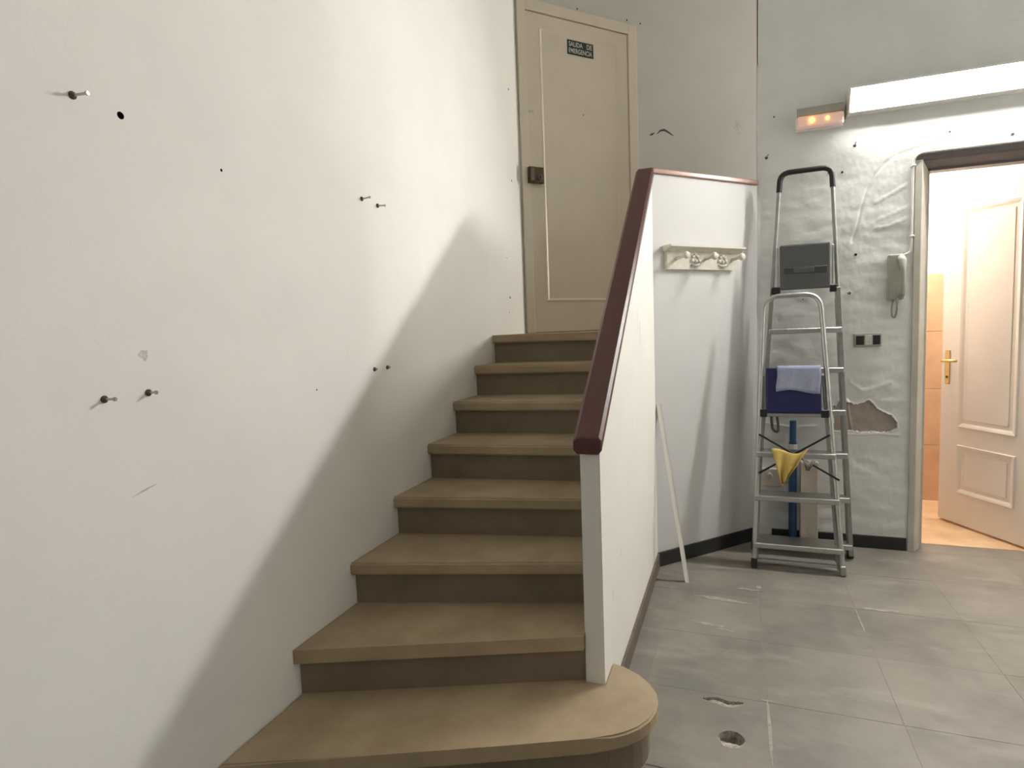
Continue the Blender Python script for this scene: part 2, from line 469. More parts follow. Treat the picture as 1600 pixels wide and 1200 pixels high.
def segd(px, pz, poly):
    best = 9
    for (ax, az), (bx, bz) in zip(poly, poly[1:]):
        dx, dz = bx-ax, bz-az; t = max(0, min(1, ((px-ax)*dx+(pz-az)*dz)/(dx*dx+dz*dz)))
        d = math.hypot(px-ax-dx*t, pz-az-dz*t)
        best = min(best, d)
    return best
grooves = [([(1.10, 2.172), (.966, 2.160), (.88, 2.142), (.797, 2.122), (.745, 2.09), (.70, 2.035), (.667, 1.969), (.64, 1.87), (.624, 1.788), (.60, 1.70)], -.0035, .006),
           ([(.85, 1.97), (.78, 1.93), (.70, 1.89)], .003, .006), ([(.86, 1.80), (.78, 1.765), (.70, 1.755)], .003, .007),
           ([(.86, 1.86), (.80, 1.83), (.72, 1.80)], .002, .006), ([(.60, .93), (.66, .885), (.72, .90), (.79, .93)], .004, .008),
           ([(.55, .645), (.64, .640), (.74, .648), (.83, .640)], .004, .007), ([(.15, .70), (.30, .675), (.42, .685)], .003, .006),
           ([(1.10, 2.18), (1.16, 2.215), (1.20, 2.22)], .003, .005), ([(.92, 2.13), (1.0, 2.15)], .003, .005),
           ([(.585, .83), (.597, .74), (.61, .66)], .006, .006)]
ox_ = OX0-.045
nx = 190; nz = 390
xs = [XB0+(ox_-XB0)*i/76 for i in range(77)]+[ox_+(1.6-ox_)*i/50 for i in range(1, 51)]+[1.6, 2.3]
xs += [.50+.34*i/113 for i in range(114)]
xs = sorted(set(xs)); zs = sorted(set([2.9*j/300 for j in range(301)]+[.63+.22*j/73 for j in range(74)]+[3.2, 3.6, 4.05]))
def thin(a):
    o = [a[0]]
    for v in a[1:]:
        if v-o[-1] > .0012: o.append(v)
    return o
xs, zs = thin(xs), thin(zs)
V = {}
def wallp(i, j):
    if (i, j) in V: return V[(i, j)]
    x, z = xs[i], zs[j]
    d = 0
    if z < 2.7 and x < 1.6:
        amp = .5+.9*max(0, min(1, (2.35-z)/.5))
        d += .0042*amp*(noise.noise((x*4, z*5, 1.3)))+.0022*amp*noise.noise((x*12, z*20, 4.0))+.0009*noise.noise((x*45, z*45, 9))
        for poly, a, w_ in grooves:
            q = segd(x, z, poly)
            if q < w_*2.5: d += a*math.exp(-(q/w_)**2)
        if .49 < x < .85 and .62 < z < .86:
            jx, jz = x+.006*noise.noise((x*70, z*70, 2)), z+.006*noise.noise((x*70, z*70, 7))
            if inside(jx, jz): d -= .007
            else:
                q = segd(x, z, patch+patch[:1])
                d += .004*math.exp(-(q/.007)**2)
    if i == 0: d = 0
    v = bm.verts.new((x, YB-d, z)); V[(i, j)] = v; return v
for i in range(len(xs)-1):
    for j in range(len(zs)-1):
        cx, cz = (xs[i]+xs[i+1])/2, (zs[j]+zs[j+1])/2
        if ox_ < cx < 1.6-.025 and cz < OZ+.04: continue
        f = bm.faces.new((wallp(i, j), wallp(i+1, j), wallp(i+1, j+1), wallp(i, j+1)))
        f.smooth = True
        if .49 < cx < .85 and .62 < cz < .86 and inside(cx+.006*noise.noise((cx*70, cz*70, 2)), cz+.006*noise.noise((cx*70, cz*70, 7))): f.material_index = 1
# close the left end of the wall
box(bm, (XB0, YB, 0), (XB0+.004, YB+.02, ZB1))
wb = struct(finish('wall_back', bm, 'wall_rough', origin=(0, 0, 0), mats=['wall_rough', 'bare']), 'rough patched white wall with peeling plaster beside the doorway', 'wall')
for x, z, r in [(.617, 1.626, .007), (.548, 2.07, .0055), (.484, 2.075, .0055), (1.031, 2.21, .004), (1.292, 2.159, .006), (.197, .70, .005), (.36, 1.40, .003), (.21, 2.41, .004), (.606, 2.20, .0055)]:
    bm = NB(); lathe(bm, [(r, -.012), (r, .0035), (r*.6, .0035), (r*.5, .001)], axis((x, YB, z), (0, -1, 0)), 10)
    finish('drill_hole', bm, 'hole', wb)
bm = NB(); box(bm, (.20, YB-.011, 0), (.879, YB+.004, .071), bevel=.004)
struct(finish('baseboard_back', bm, 'base_dark'), 'black skirting along the rough back wall', 'baseboard')

# ceiling
bm = NB(); box(bm, (-1.5, -1.2, 4.05), (4.6, 9.2, 4.15))
struct(finish('ceiling', bm, 'wall'), 'plain white ceiling high above the stair', 'ceiling')
bm = NB(); box(bm, (2.3, -1.2, -.1), (2.42, 3.872, 4.05))
struct(finish('wall_right', bm, 'wall'), 'plain white wall closing the hall on the right', 'wall')

# ------------------------------------------------------------------ doorway frame
bm = NB()
# splayed left jamb, right jamb (plan polygons), head (section)
prism(bm, [(.884, YB-.012), (.912, YB-.016), (.920, YB-.004), (.958, 3.80), (.968, 3.80), (.968, 3.874), (.884, 3.874)], 0, 2.085)
j1 = bm
trim = thing('trim_1', 'grey painted frame around the open doorway', 'door frame', (1.24, 3.80, 0), kind='structure')
finish('jamb', bm, 'frame', trim)
bm = NB(); prism(bm, [(1.585, YB-.012), (1.557, YB-.016), (1.549, YB-.004), (1.520, 3.80), (1.510, 3.80), (1.510, 3.874), (1.585, 3.874)], 0, 2.085)
finish('jamb', bm, 'frame', trim)
bm = NB(); prism_x(bm, [(YB-.012, 2.118), (YB-.014, 2.086), (YB-.004, 2.078), (3.80, 2.050), (3.80, 2.040), (3.874, 2.040), (3.874, 2.118)], .884, 1.585)
hd = finish('head', bm, 'lintel', trim); hd['label'] = 'head of the frame, coloured dark brown-grey to carry its shade'
bm = NB(); box(bm, (.968, 3.868, -.01), (1.51, 3.89, .003), bevel=.002)
finish('threshold', bm, 'bfloor', trim)

# ------------------------------------------------------------------ bathroom beyond
YBB = 4.816
bm = NB(); box(bm, (.80, 3.872, -.1), (2.2, YBB, 0))
struct(finish('floor_bathroom', bm, 'bfloor'), 'sandy stone floor of the lit bathroom', 'floor')
bm = NB(); box(bm, (.80, YBB+.008, 0), (2.2, YBB+.1, 2.4))
bw = struct(finish('wall_bathroom', bm, 'bwall', origin=(0, 0, 0)), 'bathroom end wall with peach tiles below white paint', 'wall')
me_t = None
for i in range(4):
    for k in range(4):
        x = .82+i*.34
        if me_t is None:
            bm = NB(); box(bm, (.0015, 0, .0015), (.3385, .010, .3895), bevel=.0015, seg=1)
            t = finish('wall_tile', bm, 'btile', bw, origin=(0, 0, 0)); me_t = t.data
        else:
            t = bpy.data.objects.new('wall_tile', me_t); COL.objects.link(t); t.parent = bw
        t.location = (x, YBB, k*.391)
bm = NB(); box(bm, (.74, 3.872, 0), (.80, YBB+.1, 2.46)); box(bm, (2.2, 3.872, 0), (2.26, YBB+.1, 2.46))
struct(finish('wall_bathroom_sides', bm, 'bwall'), 'side walls of the bathroom', 'wall')
bm = NB(); box(bm, (.74, 3.872, 2.40), (2.26, YBB+.1, 2.46))
struct(finish('ceiling_bathroom', bm, 'bwall'), 'bathroom ceiling', 'ceiling')

# ------------------------------------------------------------------ door_2 open leaf
e2 = Vector((-.482, .876, 0)).normalized()           # hinge -> free edge
hinge = Vector((1.498, 3.838, 0))
n2 = Vector((-e2.y, e2.x, 0))                        # towards the hall (left/front)
T2 = Matrix.Identity(4)
for i in range(3): T2[i][0], T2[i][1], T2[i][2] = e2[i], n2[i], (0, 0, 1)[i]
T2.translation = hinge
d2 = thing('door_2', 'white panelled bathroom door standing half open', 'door', hinge, kind='structure')
LW = .618
bm = NB(); box(bm, (0, -.036, .012), (LW, 0, 2.012), T2, bevel=.002, seg=1)
finish('leaf', bm, 'door_white', d2)
def ring_frame(bm, s0, s1, z0, z1, wd_, T, h=.010):
    # moulding: sloped ring
    prof = [(0, 0), (.004, h), (wd_*.55, h*.7), (wd_, -.0)]
    loops = []
    for off, dd in prof:
        loops.append([bm.verts.new(T @ Vector(p)) for p in ((s0+off, dd, z0+off), (s1-off, dd, z0+off), (s1-off, dd, z1-off), (s0+off, dd, z1-off))])
    for a, b in zip(loops, loops[1:]):
        for k in range(4): bm.faces.new((a[k], a[(k+1) % 4], b[(k+1) % 4], b[k]))
for z0, z1 in ((.205, .50), (.607, 1.892)):
    bm = NB(); ring_frame(bm, .128, .490, z0, z1, .028, T2); finish('panel_moulding', bm, 'door_white', d2)
    bm = NB(); box(bm, (.175, -.001, z0+.047), (.443, .0035, z1-.047), T2, bevel=.003, seg=1); finish('panel', bm, 'door_white', d2)
hp = NB(); box(hp, (LW-.062, 0, .862), (LW-.030, .006, 1.068), T2, bevel=.005, seg=3)
hp = finish('handle_plate', hp, 'brass_new', d2); hp['label'] = 'polished brass handle plate'
bm = NB(); tube(bm, arc([T2 @ Vector((LW-.046, .0, 1.005)), T2 @ Vector((LW-.046, .05, 1.005)), T2 @ Vector((LW-.155, .052, 1.008))], .02), .0085, 10)
finish('lever', bm, 'brass_new', hp, smooth=True)
bm = NB(); lathe(bm, [(.008, 0), (.008, .003), (.004, .003)], axis(T2 @ Vector((LW-.046, .005, .905)), T2.col[1].xyz), 10)
finish('keyhole', bm, 'brass', hp)

# ------------------------------------------------------------------ staircase
stair = thing('staircase', 'beige stone staircase with eight steps rising beside the white wall', 'staircase', (-.87, 1.3, 0))
yL = [1.115, 1.421, 1.737, 2.044, 2.348, 2.625, 2.90, 3.175]
yR = [1.487, 1.757, 1.975, 2.205, 2.440, 2.715, 2.99, 3.265]
TH = .045; OV = .028
for k in range(7):
    z = H*(k+1)
    yb0, yb1 = yL[k+1]+OV+.02, yR[k+1]+OV+.02
    if k == 0:
        nose = [(-1.299, 1.115), (-.892, 1.288), (-.60, 1.415), (-.46, 1.478), (-.385, 1.512), (-.321, 1.543), (-.285, 1.570), (-.255, 1.603), (-.232, 1.645), (-.220, 1.69),
                (-.219, 1.735), (-.230, 1.782), (-.255, 1.825), (-.29, 1.862), (-.332, 1.888), (-.386, 1.900)]
        pts = nose+[(-.386, PY0-.001), (PX0, PY0-.001), (PX0-.001, yb1), (-1.299, yb0)]
        bm = NB(); prism(bm, pts, z-TH, z)
        es = [e for e in bm.edges if abs(e.verts[0].co.z-e.verts[1].co.z) < 1e-5 and all(v.co.y < 1.91 and not (v.co.x < -.384 and v.co.y > 1.6) for v in e.verts)]
        bmesh.ops.bevel(bm, geom=es, offset=.006, segments=3, affect='EDGES')
        finish('tread', bm, 'stone', stair)['label'] = 'wide lowest tread with rounded end'
        # riser follows the nosing, set back
        cx = Vector((-.45, 1.75))
        inn = []
        for i, p in enumerate(nose[:-1]):
            a = Vector(nose[max(i-1, 0)]); b = Vector(nose[i+1]); t = (b-a).normalized(); n = Vector((-t.y, t.x))
            inn.append(tuple(Vector(p)+n*OV))
        inn[0] = (-1.299, inn[0][1]); inn.append((-.386, 1.872))
        back = [tuple(Vector(p)) for p in [(-.386, 1.772), (-.46, 1.72), (-1.299, 1.30)]]
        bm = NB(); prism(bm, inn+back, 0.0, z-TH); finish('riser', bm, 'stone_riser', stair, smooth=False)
        continue
    a = (XL+.001, yL[k]); b = (PX0-.001, yR[k])
    bm = NB(); prism(bm, [a, b, (b[0], yb1), (a[0], yb0)], z-TH, z)
    es = [e for e in bm.edges if abs(e.verts[0].co.x-e.verts[1].co.x) > .5 and max(v.co.y for v in e.verts) < yb0-.05]
    bmesh.ops.bevel(bm, geom=es, offset=.007, segments=3, affect='EDGES')
    finish('tread', bm, 'stone', stair)
    bm = NB(); prism(bm, [(a[0], yL[k]+OV), (b[0], yR[k]+OV), (b[0], yR[k]+OV+.03), (a[0], yL[k]+OV+.03)], z-H, z-TH)
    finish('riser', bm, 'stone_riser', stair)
# landing
z = ZL
dw = lambda s: tuple((TD @ Vector((s, 0, 0))).xy)
nw = lambda s, d=-.085: tuple((TN @ Vector((s, d, 0))).xy)
bm = NB(); prism(bm, [(XL+.001, yL[7]), (PX0-.001, yR[7]), nw(0), nw(NL), nw(6.0), dw(7.0), dw(.001)], z-TH, z)
es = [e for e in bm.edges if max(v.co.y for v in e.verts) < 3.3 and min(v.co.x for v in e.verts) < -1.2 and max(v.co.x for v in e.verts) > -.5]
bmesh.ops.bevel(bm, geom=es, offset=.007, segments=3, affect='EDGES')
struct(finish('floor_landing', bm, 'stone', origin=(0, 0, 0)), 'stone floor of the upper landing', 'floor')
bm = NB(); prism(bm, [(XL+.001, yL[7]+OV), (PX0-.001, yR[7]+OV), (PX0-.001, yR[7]+OV+.03), (XL+.001, yL[7]+OV+.03)], z-H, z-TH)
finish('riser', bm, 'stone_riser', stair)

# ------------------------------------------------------------------ handrail
bm = NB()
ya, yb_ = 1.752, 3.164
za = .918+SL*(ya-PY0); zb = .918+SL*(yb_-PY0)
prof = [(-.466, .012), (-.455, 0), (-.386, 0), (-.377, .012), (-.377, .040), (-.386, .052), (-.455, .052), (-.466, .040)]
rings = []
for (y, zc) in ((ya, za), (ya+.004, za+.003), (yb_-.012, zb-.01), (yb_, zb-.004)):
    sc_ = .93 if y in (ya,) else 1
    ring = []
    for (x, dz) in prof:
        xx = -.4215+(x+.4215)*sc_; dd = .026+(dz-.026)*sc_
        ring.append(bm.verts.new((xx, y, zc+dd)))
    rings.append(ring)
for a, b in zip(rings, rings[1:]):
    for k in range(8): bm.faces.new((a[k], a[(k+1) % 8], b[(k+1) % 8], b[k]))
bm.faces.new(rings[0][::-1]); bm.faces.new(rings[-1])
tag(finish('handrail', bm, 'rail'), 'dark red-brown wooden handrail on top of the sloping stair parapet', 'handrail')

# ------------------------------------------------------------------ door_1 upstairs
d1 = thing('door_1', 'cream closed door at the head of the stair', 'door', TD @ Vector((.476, 0, ZL)), kind='structure')
bm = NB()
box(bm, (.004, 0, ZL), (.062, .022, 3.395), TD, bevel=.004); finish('jamb', bm, 'door_cream', d1)
bm = NB(); box(bm, (.892, 0, ZL), (.966, .022, 3.395), TD, bevel=.004); finish('jamb', bm, 'door_cream', d1)
bm = NB(); box(bm, (.062, 0, 3.327), (.892, .022, 3.395), TD, bevel=.004); finish('head', bm, 'door_cream', d1)
bm = NB(); box(bm, (.066, 0, ZL+.004), (.888, .012, 3.323), TD, bevel=.002, seg=1); finish('leaf', bm, 'door_cream', d1)
TF = TD @ Matrix.Translation((0, .012, 0))
bm = NB(); ring_frame(bm, .165, .800, 1.475, 3.235, .020, TF, .006); finish('panel_moulding', bm, 'door_cream', d1)
lk = NB(); box(lk, (.040, .022, 2.238), (.150, .050, 2.342), TD, bevel=.006)
lk = finish('lock_case', lk, 'brass', d1); lk['label'] = 'tarnished brass rim lock'
bm = NB(); lathe(bm, [(.020, 0), (.020, .008), (.008, .010), (.008, .002)], axis(TD @ Vector((.115, .049, 2.275)), TD.col[1].xyz), 14); finish('lock_cylinder', bm, 'plug', lk)
bm = NB(); box(bm, (.048, .048, 2.25), (.075, .056, 2.33), TD, bevel=.003); finish('bolt_plate', bm, 'cloth_grey', lk)
blob('scuff_mark', smear(.085, 2.70, .035, .008, -.1, 51), .0125, TDV, .0005, 'scuff_pale', d1)
bm = NB(); lathe(bm, [(.004, 0), (.004, .001)], axis(TD @ Vector((.50, .012, 2.73)), TD.col[1].xyz), 8); finish('drill_hole', bm, 'hole', d1)

# exit sign
sg = thing('exit_sign', 'small dark green emergency exit sign on the cream door', 'sign', TD @ Vector((.487, .014, 3.115)))
bm = NB(); box(bm, (.383, .0122, 3.110), (.594, .0155, 3.203), TD, bevel=.001, seg=1); finish('plate', bm, 'sign', sg)
def text_mesh(name, s, width, height, T, mm, parent):
    cu = bpy.data.curves.new(name, 'FONT'); cu.body = s; cu.size = 1.0; cu.extrude = .0; cu.offset = .012
    o = bpy.data.objects.new(name, cu); COL.objects.link(o)
    bpy.context.view_layer.update()
    me = bpy.data.meshes.new_from_object(o.evaluated_get(bpy.context.evaluated_depsgraph_get()))
    bpy.data.objects.remove(o)
    bm = NB(); bm.from_mesh(me)
    x0 = min(v.co.x for v in bm.verts); x1 = max(v.co.x for v in bm.verts)
    y0 = min(v.co.y for v in bm.verts); y1 = max(v.co.y for v in bm.verts)
    for v in bm.verts: v.co = T @ Vector(((v.co.x-x0)/(x1-x0)*width, 0, (v.co.y-y0)/(y1-y0)*height))
    return finish(name, bm, mm, parent)
def TS(s, z): return TD @ Matrix.Translation((s, .0158, z))
text_mesh('lettering', 'SALIDA', .112, .031, TS(.394, 3.162), 'sign_txt', sg)
text_mesh('lettering', 'DE', .042, .031, TS(.540, 3.162), 'sign_txt', sg)
text_mesh('lettering', 'EMERGENCIA', .188, .031, TS(.394, 3.120), 'sign_txt', sg)

# ------------------------------------------------------------------ fluorescent lamp
lp = thing('fluorescent_lamp', 'long glowing white fluorescent batten on the wall above the doorway', 'lamp', (1.18, YB, 2.36))
LX0, LX1 = .560, 1.80
def lsec(bm, pts, x0, x1): prism_x(bm, pts, x0, x1)
bm = NB(); lsec(bm, [(YB-.001, 2.352), (YB-.074, 2.352), (YB-.076, 2.357), (YB-.106, 2.452), (YB-.122, 2.458), (YB-.120, 2.470), (YB-.001, 2.470)], LX0+.006, LX1-.006)
finish('housing', bm, 'white_pl', lp)
bm = NB(); lsec(bm, [(YB-.078, 2.357), (YB-.086, 2.362), (YB-.104, 2.415), (YB-.114, 2.452), (YB-.106, 2.452), (YB-.076, 2.358)], LX0+.012, LX1-.012)
df = finish('diffuser', bm, 'lamp', lp); df['label'] = 'glowing white diffuser'
for x in (LX0, LX1-.006):
    bm = NB(); lsec(bm, [(YB-.001, 2.344), (YB-.086, 2.344), (YB-.100, 2.37), (YB-.126, 2.44), (YB-.126, 2.472), (YB-.001, 2.472)], x, x+.006)
    finish('end_cap', bm, 'white_pl', lp)

# emergency light
em = thing('emergency_light', 'small white emergency light with two amber lamps left of the fluorescent batten', 'emergency light', (.43, YB, 2.30))
bm = NB(); box(bm, (.318, YB-.030, 2.305), (.546, YB+.004, 2.425), bevel=.008); finish('back_case', bm, 'white_pl', em)
bm = NB(); prism_x(bm, [(YB-.03, 2.425), (YB-.066, 2.412), (YB-.072, 2.375), (YB-.03, 2.372)], .322, .544)
finish('upper_case', bm, 'ivory', em)
bm = NB(); box(bm, (.321, YB-.068, 2.312), (.545, YB-.03, 2.374), bevel=.012, seg=3)
ln = finish('lens', bm, 'lens', em); ln['label'] = 'frosted lens glowing orange'
for x, r in ((.392, .013), (.467, .009)):
    bm = NB(); bmesh.ops.create_uvsphere(bm, u_segments=14, v_segments=8, radius=r, matrix=Matrix.Translation((x, YB-.068, 2.345)))
    finish('amber_lamp', bm, 'led', em, smooth=True)

# ------------------------------------------------------------------ intercom, socket, cable
ic = thing('intercom_phone', 'pale intercom handset phone on the wall beside the doorway', 'intercom', (.80, YB, 1.37))
bm = NB(); box(bm, (.765, YB-.040, 1.372), (.838, YB+.004, 1.612), bevel=.010, seg=3); finish('body', bm, 'ivory', ic)
bm = NB()
tube(bm, [(.818, YB-.05, 1.595), (.822, YB-.066, 1.575), (.823, YB-.072, 1.52), (.823, YB-.072, 1.46), (.820, YB-.066, 1.405), (.816, YB-.05, 1.385)], [.016, .019, .013, .013, .019, .016], 12)
finish('handset', bm, 'ivory', ic, smooth=True)
bm = NB()
cp = arc([(.792, YB-.02, 1.375), (.785, YB-.024, 1.325), (.788, YB-.026, 1.285), (.800, YB-.026, 1.278), (.808, YB-.03, 1.31), (.803, YB-.05, 1.35), (.808, YB-.055, 1.39)], .03)
tube(bm, cp, .0055, 8); finish('cord', bm, 'ivory', ic, smooth=True)

so = thing('wall_socket', 'double wall socket plate with two dark inserts below the intercom', 'socket', (.678, YB, 1.12))
bm = NB(); box(bm, (.612, YB-.011, 1.126), (.745, YB+.004, 1.198), bevel=.006, seg=2); finish('plate', bm, 'ivory', so)
for x0, x1 in ((.622, .660), (.703, .738)):
    bm = NB(); box(bm, (x0, YB-.014, 1.138), (x1, YB-.010, 1.188), bevel=.002, seg=1); finish('insert', bm, 'black', so)
bm = NB(); box(bm, (.664, YB-.016, 1.136), (.698, YB-.010, 1.190), bevel=.003, seg=1); finish('switch_rocker', bm, 'scuff_pale', so)
so2 = thing('junction_box', 'white wall box with a grey round knob low behind the ladders', 'socket', (.20, YB, .315))
bm = NB(); box(bm, (.132, YB-.02, .325), (.262, YB+.004, .432), bevel=.008); finish('plate', bm, 'carton', so2)
bm = NB(); lathe(bm, [(.019, 0), (.019, .012), (.014, .016), (.001, .016)], axis((.188, YB-.02, .388), (0, -1, 0)), 16); finish('knob', bm, 'scuff_pale', so2)

cb = thing('cable', 'thin white cable running from the intercom up around the door frame', 'cable', (.87, YB, 1.618))
bm = NB()
tube(bm, arc([(.838, YB-.012, 1.606), (.856, YB-.012, 1.612), (.868, YB-.012, 1.622), (.872, YB-.012, 1.66), (.872, YB-.012, 2.075), (.880, YB-.02, 2.105), (.905, YB-.02, 2.120), (1.60, YB-.02, 2.120)], .02), .0055, 8)
finish('cable_run', bm, 'white_pl', cb, smooth=True)
for p in ((.872, 1.70), (.872, 2.06), (1.05, 2.120), (1.28, 2.120)):
    bm = NB(); box(bm, (p[0]-.009, YB-.03, p[1]-.005), (p[0]+.009, YB, p[1]+.005), bevel=.002, seg=1); finish('cable_clip', bm, 'white_pl', cb)

# ------------------------------------------------------------------ coat rack
cr = thing('coat_rack', 'antique white carved coat rack with knobs on the slanting niche wall', 'coat rack', TN @ Vector((.34, .01, 1.56)))
bm = NB()
pts = [(.085, 1.572), (.555, 1.572)]+[(.555+.045*math.sin(a*PI/12), 1.617-.045*math.cos(a*PI/12)) for a in range(1, 7)]+[(.600, 1.668), (.085, 1.668)]
TNV = TN @ Matrix(((1, 0, 0, 0), (0, 0, 1, 0), (0, 1, 0, 0), (0, 0, 0, 1)))
prism(bm, pts, 0, .020, TNV); finish('backboard', bm, 'rack', cr)
bm = NB()
T3 = TN @ Matrix(((0, 0, 1, 0), (1, 0, 0, 0), (0, 1, 0, 0), (0, 0, 0, 1)))
prism(bm, [(0, 1.662), (.026, 1.662), (.030, 1.668), (.038, 1.676), (.052, 1.682), (.060, 1.684), (.060, 1.694), (0, 1.694)], .075, .618, T3)
finish('cornice_shelf', bm, 'rack', cr)
for s in (.150, .350, .552):
    kb = NB(); lathe(kb, [(.009, 0), (.008, .02), (.007, .045), (.012, .055), (.019, .064), (.020, .074), (.015, .082), (.006, .085)], axis(TN @ Vector((s, .018, 1.628)), TN.col[1].xyz+Vector((0, 0, .12))), 14)
    finish('knob', kb, 'rack', cr, smooth='auto')
for s in (.280, .478):
    bm = NB()
    for k in range(5):
        a = PI*k/4; bmesh.ops.create_uvsphere(bm, u_segments=10, v_segments=6, radius=.010, matrix=TN @ Matrix.Translation((s+.024*math.cos(a), .022, 1.618+.028*math.sin(a))) @ Matrix.Diagonal((1.3, .8, 1, 1)))
    bmesh.ops.create_uvsphere(bm, u_segments=10, v_segments=6, radius=.012, matrix=TN @ Matrix.Translation((s, .022, 1.614)))
    tube(bm, [TN @ Vector((s-.03, .022, 1.598)), TN @ Vector((s, .024, 1.590)), TN @ Vector((s+.03, .022, 1.598))], .006, 8)
    finish('carved_ornament', bm, 'rack', cr, smooth=True)

# ------------------------------------------------------------------ white strip leaning in the corner
bm = NB()
p0 = Vector((-.226, 2.992, .0)); p1 = Vector((-.374, 3.165, .875))
d = (p1-p0).normalized(); sx = Vector((1, .25, 0)); sx = (sx-d*sx.dot(d)).normalized(); sy = d.cross(sx)
for (a0, a1, b0, b1) in ((-.011, .011, -.003, .001), (.007, .011, -.003, .016)):
    vs = box(bm, (0, 0, 0), (1, 1, 1))
    for v in vs:
        c = v.co.copy(); base = p0 if c.z < .5 else p1
        v.co = base+sx*(a0 if c.x < .5 else a1)+sy*(b0 if c.y < .5 else b1)
    for v in vs:
        if v.co.z < .05: v.co = v.co-d*(v.co.z/d.z)
tag(finish('wooden_strip', bm, 'white_strip', base=True), 'thin white angled strip leaning in the corner by the parapet', 'strip')

# ------------------------------------------------------------------ ladders
def lerp(a, b, t): return a+(b-a)*t
class Lean:
    def __init__(s, y0, y1, zt, xl, xr):
        s.y0, s.y1, s.zt, s.xl, s.xr = y0, y1, zt, xl, xr
        d = Vector((0, y1-y0, zt)).normalized(); s.d = d; s.n = Vector((0, -d.z, d.y))   # n towards the camera
    def P(s, x, z, off=0.0): return Vector((x, lerp(s.y0, s.y1, z/s.zt), z))+s.n*off
    def L(s, z): return lerp(s.xl[0], s.xl[1], z/s.xl[2])
    def R(s, z): return lerp(s.xr[0], s.xr[1], z/s.xr[2])
def bar(bm, a, b, wx, wn, nrm, flatfoot=False, bevel=.002):
    """rectangular bar from a to b, width wx along the side axis, wn along nrm"""
    a = Vector(a); b = Vector(b); t = (b-a).normalized(); n = (nrm-t*nrm.dot(t)).normalized(); s = t.cross(n)
    T = Matrix.Identity(4)
    for i in range(3): T[i][0], T[i][1], T[i][2] = s[i], n[i], t[i]
    T.translation = a
    return box(bm, (-wx/2, -wn/2, 0), (wx/2, wn/2, (b-a).length), T, bevel=bevel, seg=1)

# tall one
K = Lean(3.525, 3.672, 2.10, (.098, .237, 2.05), (.578, .492, 2.05))
tl = thing('tall_stepladder', 'tall folded aluminium stepladder with black top loop leaning on the back wall', 'ladder', (.33, 3.52, 0))
for side in ('L', 'R'):
    f = K.L if side == 'L' else K.R
    bm = NB(); bar(bm, K.P(f(.02), .02), K.P(f(1.45), 1.45), .022, .05, K.n); finish('side_rail', bm, 'alu_dull', tl)
    bm = NB(); bar(bm, K.P(f(.0), .0, -.02)+Vector((0, 0, .004)), K.P(f(.05), .05, -.02), .030, .06, K.n, bevel=.004); finish('foot', bm, 'black', tl)
    bm = NB(); bar(bm, K.P(f(.06), .06, -.048), K.P(f(1.40), 1.40, -.048), .018, .02, K.n); finish('rear_leg', bm, 'alu_dull', tl)
    bm = NB(); tube(bm, [K.P(f(1.42), 1.42), K.P(f(2.01), 2.01)], .0105, 12); finish('upper_rail', bm, 'alu_dull', tl, smooth='auto')
zl = 2.0
bm = NB(); tube(bm, arc([K.P(K.L(1.985), 1.985), K.P(K.L(2.085), 2.088), K.P(K.R(2.085), 2.092), K.P(K.R(1.985), 1.985)], .05, 6), .0145, 12)
finish('top_loop', bm, 'black', tl, smooth='auto')
for z in (.075, .325, .56, .79, 1.015, 1.228):
    bm = NB()
    a = K.P(K.L(z)+.011, z); b = K.P(K.R(z)-.011, z)
    vs = box(bm, (a.x-.016, a.y-.048, z-.016), (b.x+.016, a.y+.030, z+.012), bevel=.003, seg=1)
    finish('step', bm, 'alu', tl)
pl = NB()
z0, z1 = 1.448, 1.690
T = Matrix.Identity(4)
for i in range(3): T[i][0], T[i][1], T[i][2] = (1, 0, 0)[i], -K.n[i], K.d[i]
T.translation = K.P(0, z0, .03)
box(pl, (.233, -.014, 0), (.478, .014, z1-z0), T, bevel=.008, seg=2)
pl = finish('folding_platform', pl, 'greyp', tl); pl['label'] = 'grey ribbed plastic platform folded up'
bm = NB(); box(bm, (.252, -.0155, .082), (.462, -.012, .118), T, bevel=.0016, seg=1); finish('grip_slot', bm, 'greyp2', pl)
bm = NB(); box(bm, (.30, -.0165, .088), (.40, -.012, .112), T, bevel=.0016, seg=1); finish('label_plate', bm, 'greyp', pl)
for x0, x1 in ((.190, .236), (.476, .508)):
    bm = NB(); box(bm, (x0, -.018, -.022), (x1, .016, .016), T, bevel=.004, seg=1); finish('hinge_block', bm, 'black', tl)
for x0 in (.218, .486):
    bm = NB(); box(bm, (x0, -.006, .01), (x0+.010, .006, z1-z0-.012), T, bevel=.002, seg=1); finish('platform_stay', bm, 'alu', tl)

# small one in front
S = Lean(3.272, 3.505, 1.42, (.090, .146, 1.36), (.505, .424, 1.36))
sl = thing('small_stepladder', 'small folded aluminium stepladder with navy platform standing in front of the tall one', 'ladder', (.30, 3.27, 0))
bm = NB()
path = arc([S.P(S.L(.03), .03), S.P(S.L(1.42), 1.415), S.P(S.R(1.42), 1.420), S.P(S.R(.03), .03)], .085, 8)
tube(bm, path, .0125, 12); finish('front_frame', bm, 'alu', sl, smooth='auto')
for f, zt in ((S.L, 0), (S.R, 0)):
    bm = NB(); bar(bm, S.P(f(0), .001), S.P(f(.05), .05), .030, .034, S.n, bevel=.005); finish('foot', bm, 'black' if f == S.L else 'alu_dull', sl)
for f, off in ((S.L, .012), (S.R, -.012)):
    bm = NB(); bar(bm, S.P(f(.02)+off*1.0, .02, -.042), S.P(f(1.0)+off, 1.0, -.040), .018, .022, S.n); finish('rear_leg', bm, 'alu_dull', sl)
